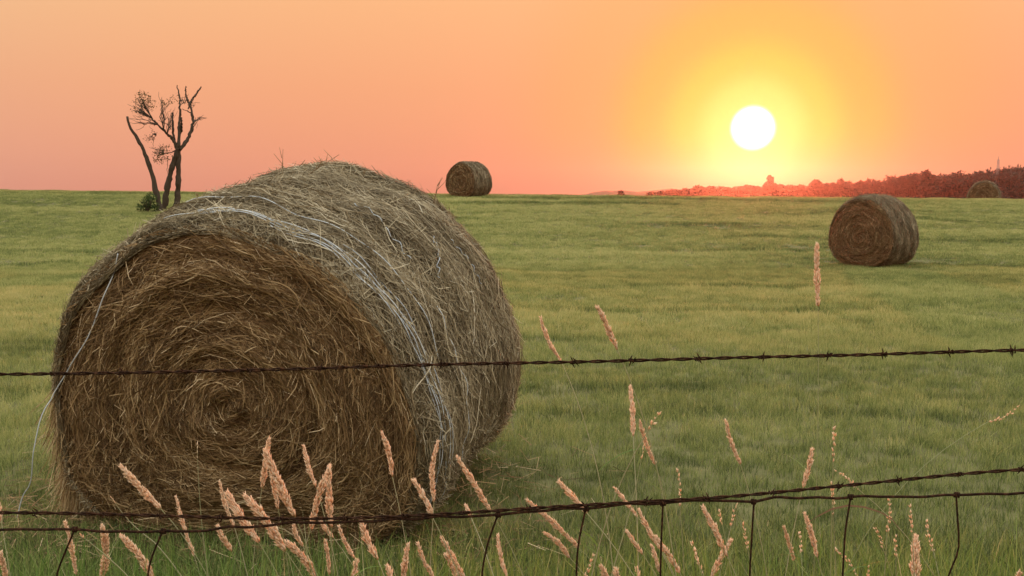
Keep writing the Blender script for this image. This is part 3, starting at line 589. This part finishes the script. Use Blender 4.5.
barbed([(0, 512.5), (90, 513.5), (200, 517), (300, 519.5), (380, 517.5), (450, 514), (520, 509), (600, 504), (680, 500), (753, 495.5), (803, 489), (866, 484), (927, 477), (1024, 468.5)], 'lower strand of rusty barbed wire just above the woven wire', 927, .118, 2, .0018)
def woven():
    c = wire_path([(0, 528.5), (90, 531), (175, 531.5), (260, 527), (330, 522), (400, 520), (460, 517), (520, 513), (588, 508), (664, 503), (753, 499.5), (852, 498), (905, 497), (957, 495), (1024, 491.5)])
    r = np.random.default_rng(8); c[:, 2] += .002 * np.interp(c[:, 0], np.arange(-2.7, 2.7, .04), r.normal(size=135)); mid = c[len(c) // 2].copy(); o = empty('woven_wire_fence', mid); tag(o, 'dark woven wire fence top with bent upright wires', 'wire fence')
    m = MB(); m.tube((c - mid)[::3], .0026, 7); m.build('top_wire', M_wire, o)
    px = [(-130, 530, -145, 580), (-30, 529, -45, 580), (75, 533, 55, 576), (163, 533, 147, 572), (498, 514, 481, 576), (586, 509, 576, 576), (663, 503, 660, 576), (754, 500, 750, 576), (851, 498, 842, 576), (957, 495, 947, 576), (1048, 491, 1050, 576), (1140, 490, 1138, 576), (1230, 490, 1228, 576)]
    mids = {498: (487, 545), 957: (960, 551), 586: (578, 545), 851: (845, 530), 163: (153, 553), 663: (661, 540)}
    kn = MB(); t = np.linspace(0, 1, 26); kn.tube(np.stack([(t - .5) * .009, .0042 * np.cos(t * 15), .0042 * np.sin(t * 15)], 1), .0019, 6); KN = kn.mesh('knot', M_wire)
    low = None; lo = c[::12] - mid; lo = lo.copy(); lo[:, 2] = .25 + .01 * np.sin(lo[:, 0] * 7) - mid[2] + .0; mm = MB()
    for zz in (.62, .40, .18):
        l2 = lo.copy(); l2[:, 2] = zz - mid[2] + .008 * np.sin(lo[:, 0] * 6 + zz * 9); m = MB(); m.tube(l2, .0024, 6); m.build('line_wire', M_wire, o)
    for (a, b, a2, b2) in px:
        top = at(a, b, FY); top[2] = np.interp(top[0], c[:, 0], c[:, 2]); bot = at(a2, b2, FY); pts = [top]
        if a in mids: pts.append(at(*mids[a], FY))
        pts += [bot, np.array([bot[0] + r.normal() * .008, FY, .62]), np.array([bot[0] + r.normal() * .012, FY, .40]), np.array([bot[0] + r.normal() * .012, FY, .14])]
        pts = np.array(pts); s = np.concatenate([[0], np.cumsum(np.linalg.norm(np.diff(pts, axis=0), axis=1))]); tt = np.linspace(0, s[-1], 40); q = np.stack([np.interp(tt, s, pts[:, i]) for i in range(3)], 1)
        q[1:-1] = (q[:-2] + 2 * q[1:-1] + q[2:]) / 4; q[:, 1] += .004 * np.sin(tt * 9 + a)
        m = MB(); m.tube(q - mid, .0019, 6); m.build('upright_wire', M_wire, o); k = link('knot', KN, o); k.location = top - mid; k.rotation_euler = (r.uniform(0, 6), 0, r.normal() * .2)
woven()
def post(x, label):
    g = float(ground(x, FY)); o = empty('fence_post', (x, FY + .06, g)); tag(o, label, 'fence post', 'posts carrying the wire'); r = np.random.default_rng(int(abs(x) * 100)); n = 16; z = np.linspace(-.1, 1.42, n); m = MB()
    m.tube(np.stack([.006 * np.sin(z * 5), .006 * np.cos(z * 4), z], 1), .058 + .003 * r.normal(size=n), 14); m.build('shaft', M_post, o)
    for zz in (1.2, .95, .9):
        m = MB(); t = np.linspace(0, pi, 8); m.tube(np.stack([.006 * np.cos(t), -.056 - .012 * np.sin(t), np.full(8, zz)], 1), .0018, 5); m.build('staple', M_wire, o)
post(-2.55, 'weathered wooden fence post left of the big bale'); post(2.55, 'weathered wooden fence post right of the open field')

# ------------------------------------------------------------------ seeding grass stalks
T_, M_, K_, X_ = 4.0, 6.5, 10.5, 17.0       # head widths in photograph pixels
HEADS = [  # tip x, tip y, head bottom x, y, width, style (d: dotted, g: bare stem)
 (121,466,160,508,10,''),(111,497,154,542,5,'g'),(176,496,194,555,5,''),(65,522,76,574,6,''),(102,526,101,580,11,''),(121,536,154,580,10,''),(81,535,104,554,5,'g'),(1,553,7,580,7,''),(-2,503,1,520,7,''),
 (197,444,208,576,4,'g'),(269,439,262,487,8,''),(265,450,294,515,12,''),(268,456,278,508,6,''),(220,482,234,526,5,''),(227,493,258,541,12,''),(245,496,284,549,13,''),(218,526,231,550,7,''),(285,542,315,577,11,''),
 (304,446,316,486,5.5,''),(330,467,311,528,9.5,''),(329,468,331,526,9,''),(294,524,303,546,5,''),(321,522,333,537,6,''),(339,526,354,558,5,''),(325,540,329,574,4.5,''),
 (382,433,392,475,6.5,''),(438,442,434,501,6.5,''),(414,481,432,516,7,''),(457,457,490,510,7,''),(361,520,377,558,8.5,''),(357,560,354,582,7,''),(408,545,403,582,8.5,''),(418,543,434,578,5,''),(442,538,464,578,8,''),(445,554,458,582,7,''),(498,535,507,577,4.5,''),(387,566,392,588,7,''),(466,506,470,515,4,''),
 (527,500,578,547,7,''),(559,482,586,512,6.5,''),(545,533,569,557,7,''),(615,488,637,516,5,''),(594,553,585,578,5,'d'),(627,531,642,553,5,''),(639,510,661,549,6,''),(656,537,679,572,7,''),(652,546,659,571,5,''),(691,541,698,563,5,'d'),(677,468,680,507,3.6,'d'),(601,566,612,586,7,''),(616,570,622,590,8,''),(637,569,644,590,5,''),(644,445,614,566,3.5,'g'),
 (541,318,561,361,5.5,''),(598,308,617,349,7,''),(630,387,633,435,6.5,''),(661,411,648,431,5,'d'),(640,421,655,464,6,''),(726,421,740,463,5.5,''),(812,449,803,487,6,''),(834,426,833,463,4.5,'d'),(834,470,859,490,4.5,'d'),(703,507,727,556,9,''),(719,508,723,528,5,'d'),(738,501,731,527,5.5,'d'),(743,522,748,550,5,'d'),(691,540,704,576,5,'d'),
 (731,540,711,577,7.5,''),(784,527,794,560,5,''),(805,514,817,556,7,''),(831,482,833,516,4,'d'),(834,548,858,577,6,'d'),(799,531,801,553,4.5,'d'),(889,498,887,533,6.5,'d'),(874,527,883,549,5,'d'),(896,534,896,557,4.5,'d'),(910,504,912,534,4.5,'d'),(916,537,917,590,13,''),(926,519,934,553,5.5,'d'),(1020,405,988,422,4.5,'d'),(869,565,866,586,4,'d'),(1020,572,1014,590,6,''),(817,244,818,305,7.5,''),
]
ORD = 'zeroth first second third fourth fifth sixth seventh eighth ninth tenth eleventh twelfth thirteenth fourteenth fifteenth sixteenth seventeenth eighteenth nineteenth twentieth'.split()
def ordinal(k): return ORD[k] if k <= 20 else ('twenty-' if k < 30 else 'thirty-' if k < 40 else 'forty-') + ORD[k % 10] if k % 10 else {30: 'thirtieth', 40: 'fortieth'}[k]
LOWER = [(0, 512), (300, 520), (450, 514), (600, 504), (753, 496), (866, 484), (1024, 468)]
UPPER = [(0, 374), (520, 363), (1024, 350)]
def zone(h):
    lo = np.interp(h[0], *zip(*LOWER)); up = np.interp(h[0], *zip(*UPPER))
    if h[1] < up: return 'a'
    if h[0] < 505: return 'b' if h[1] < lo else 'c'
    return 'd' if h[1] < lo else 'e'
ZT = {'a': 'reaching above the upper wire', 'b': 'before the bale, above the lower wire', 'c': 'before the bale, below the lower wire', 'd': 'in the open, between the wires', 'e': 'in the open, below the lower wire'}
def build_heads():
    r = np.random.default_rng(15); zc = {}
    order = sorted(range(len(HEADS)), key=lambda i: HEADS[i][0])
    for i in order:
        tx, ty, bx, by, wd, st = HEADS[i]; z = zone(HEADS[i]); zc[z] = zc.get(z, 0) + 1
        Y = r.uniform(2.0, 2.75); tip = at(tx, ty, Y + r.normal() * .02); bot = at(bx, by, Y)
        dn = bot - tip; ln = np.linalg.norm(dn); dn /= ln; g0 = lambda p: float(ground(p[0], p[1]))
        hgt = bot[2] - g0(bot); side = dn[0] / max(.25, -dn[2]) * .30 * hgt
        side = float(np.clip(side, -.35, .35)); root = np.array([bot[0] + side, Y + r.normal() * .03, 0]); root[2] = g0(root) - .01
        ctrl = bot + dn * min(.5 * hgt, .45)
        if abs(dn[2]) < .6: ctrl = bot + dn * .55; root = np.array([bot[0] + dn[0] * .5, Y, 0]); root[2] = g0(root) - .01
        t = np.linspace(0, 1, 16)[:, None]; stem = bot * (1 - t) ** 2 + 2 * ctrl * t * (1 - t) + root * t ** 2
        lean = tx - bx; slope = lean / max(1, abs(by - ty)); how = 'upright' if abs(slope) < .2 else ('left-leaning' if slope < 0 else 'right-leaning')
        look = 'bare pale' if st == 'g' else 'sparse seeded' if st == 'd' else 'thick plumed' if wd >= 8.5 else 'slim seeded'
        o = empty('grass_stalk', root); tag(o, '%s %s grass stalk, %s from left %s' % (look, how, ordinal(zc[z]), ZT[z]), 'grass stalk', 'seeding grass stalks along the fence')
        sr = np.linspace(.0009, .0016, 16) if st != 'g' else np.linspace(.0016, .0022, 16)
        curve = np.array([[lean * 0, 0, 0]])
        spine_t = np.linspace(0, 1, 12)[:, None]; bow = np.cross(dn, [0, 1, 0]) * ln * r.normal() * .04
        spine = bot + (tip - bot) * spine_t + bow * np.sin(pi * spine_t)
        whole = np.concatenate([spine[::-1], stem[1:]]); rad = np.concatenate([np.linspace(.0004, sr[0], 12), sr[1:]]); stone = r.uniform(.6, 1.0)
        m = MB(); m.tube(whole - root, rad, 5, stone); m.build('stem', M_stem, o)
        if r.random() < .55:
            k = int(r.integers(5, 9)); b = stem[k]; d = r.uniform(0, 6.28); L_ = r.uniform(.12, .28); tt = np.linspace(0, 1, 7)[None]
            pth = b[None, None] + np.stack([cos(d) * L_ * tt, sin(d) * L_ * .5 * tt, L_ * (.9 * tt - .7 * tt ** 2)], -1) - root
            m = MB(); m.ribbons(pth, np.array([[-sin(d), cos(d), .3]]), .004 * np.array([[.7, 1, 1, .9, .7, .45, .1]]), [r.uniform(.1, .8)]); m.build('leaf', M_tall, o)
        if st == 'g':
            n = 4; uu = np.array([.9, .94, .97, 1.0]); hw = .004
        else:
            hw = wd / F * Y * .52; n = int(np.clip(80 + ln * 1000 * (.8 + .24 * wd), 120, 800)) if st != 'd' else int(np.clip(ln * 1000 * .34, 16, 60)); uu = r.random(n)
            if st == 'd': kk = max(4, int(ln / .012)); uu = (np.floor(uu * kk) + .5 + r.normal(0, .12, n)) / kk; uu = np.clip(uu, 0, 1)
        env = np.sin(pi * np.clip(uu * .86 + .10, 0, 1)) ** .6 * (.85 + .2 * np.sin(uu * r.uniform(10, 20) + r.uniform(0, 6)))
        p = np.stack([np.interp(uu, spine_t[:, 0], spine[:, i_]) for i_ in range(3)], 1)
        ax = -dn; e1 = np.cross(ax, [0, 1, 0]); e1 /= np.linalg.norm(e1); e2 = np.cross(ax, e1); ph = r.uniform(0, 6.28, n)
        od = np.cos(ph)[:, None] * e1 + np.sin(ph)[:, None] * e2; rd = np.abs(env) * hw * r.uniform(.15, .8, n)
        c = p + od * rd[:, None]; dr = ax + od * r.uniform(.1, .6, n)[:, None] + r.normal(0, .12, (n, 3)); dr /= np.linalg.norm(dr, axis=1)[:, None]
        sl = r.uniform(.0045, .0105, n) * (1.0 + .04 * wd) * (.75 if st == 'd' else 1); sw = sl * r.uniform(.10, .19, n) * (1.6 if st == 'd' else 1)
        f1 = np.cross(dr, od + .01); f1 /= np.linalg.norm(f1, axis=1)[:, None] + 1e-9; f2 = np.cross(dr, f1)
        v = np.stack([c - dr * sl[:, None] * .5, c + f1 * sw[:, None], c + f2 * sw[:, None], c - f1 * sw[:, None], c - f2 * sw[:, None], c + dr * sl[:, None] * .8], 1) - root
        bi = np.arange(n)[:, None, None] * 6; tri = np.array([(0, 2, 1), (0, 3, 2), (0, 4, 3), (0, 1, 4), (5, 1, 2), (5, 2, 3), (5, 3, 4), (5, 4, 1)])[None]
        me = mesh_np('seed_head', v.reshape(-1, 3), (bi + tri).reshape(-1, 3), M_head, {'tone': np.repeat(r.uniform(0, 1, n), 6)}, False); link('seed_head', me, o)
build_heads()
def dry_blade():
    p = np.array([at(a, b, 2.05) for a, b in ((806, 524), (818, 516), (832, 509), (848, 505.5), (864, 507), (880, 512), (892, 519), (900, 530))]); root = p[-1].copy(); root[2] = float(ground(root[0], root[1])); p = np.concatenate([p, [at(903, 560, 2.05)], [root]])
    o = empty('dry_leaf_blade', root); tag(o, 'curled brown grass blade arching under the woven wire at right', 'grass blade', 'seeding grass stalks along the fence')
    m = MB(); m.ribbons((p - root)[None], np.array([[.1, .35, 1.]]) / 1.06, .0038 * np.array([[.2, .7, 1, 1, .9, .8, .7, .6, .5, .5]]), [.3]); m.build('blade', material('dry_blade', [(0, (.15, .095, .06)), (1, (.25, .17, .11))], translucent=.3), o)
dry_blade()

# ------------------------------------------------------------------ air
def build_haze():
    x, y0, y1, z0, z1 = 1000, -120, 860, -8, 22
    v = [(a, b, c) for a in (-x, x) for b in (y0, y1) for c in (z0, z1)]
    f = [(0, 1, 3, 2), (4, 6, 7, 5), (0, 4, 5, 1), (2, 3, 7, 6), (0, 2, 6, 4), (1, 5, 7, 3)]
    me = bpy.data.meshes.new('haze'); me.from_pydata(v, [], f); m = bpy.data.materials.new('haze'); m.use_nodes = True; t = m.node_tree; t.nodes.clear()
    out = N(t, 'ShaderNodeOutputMaterial'); pv = N(t, 'ShaderNodeVolumePrincipled'); pv.inputs['Color'].default_value = (.80, .80, .92, 1); pv.inputs['Density'].default_value = HAZE_DENSITY; pv.inputs['Anisotropy'].default_value = HAZE_G
    t.links.new(pv.outputs[0], out.inputs['Volume']); me.materials.append(m); o = link('haze', me); tag(o, 'thin warm evening haze over the field', 'haze', kind='stuff')
build_haze()
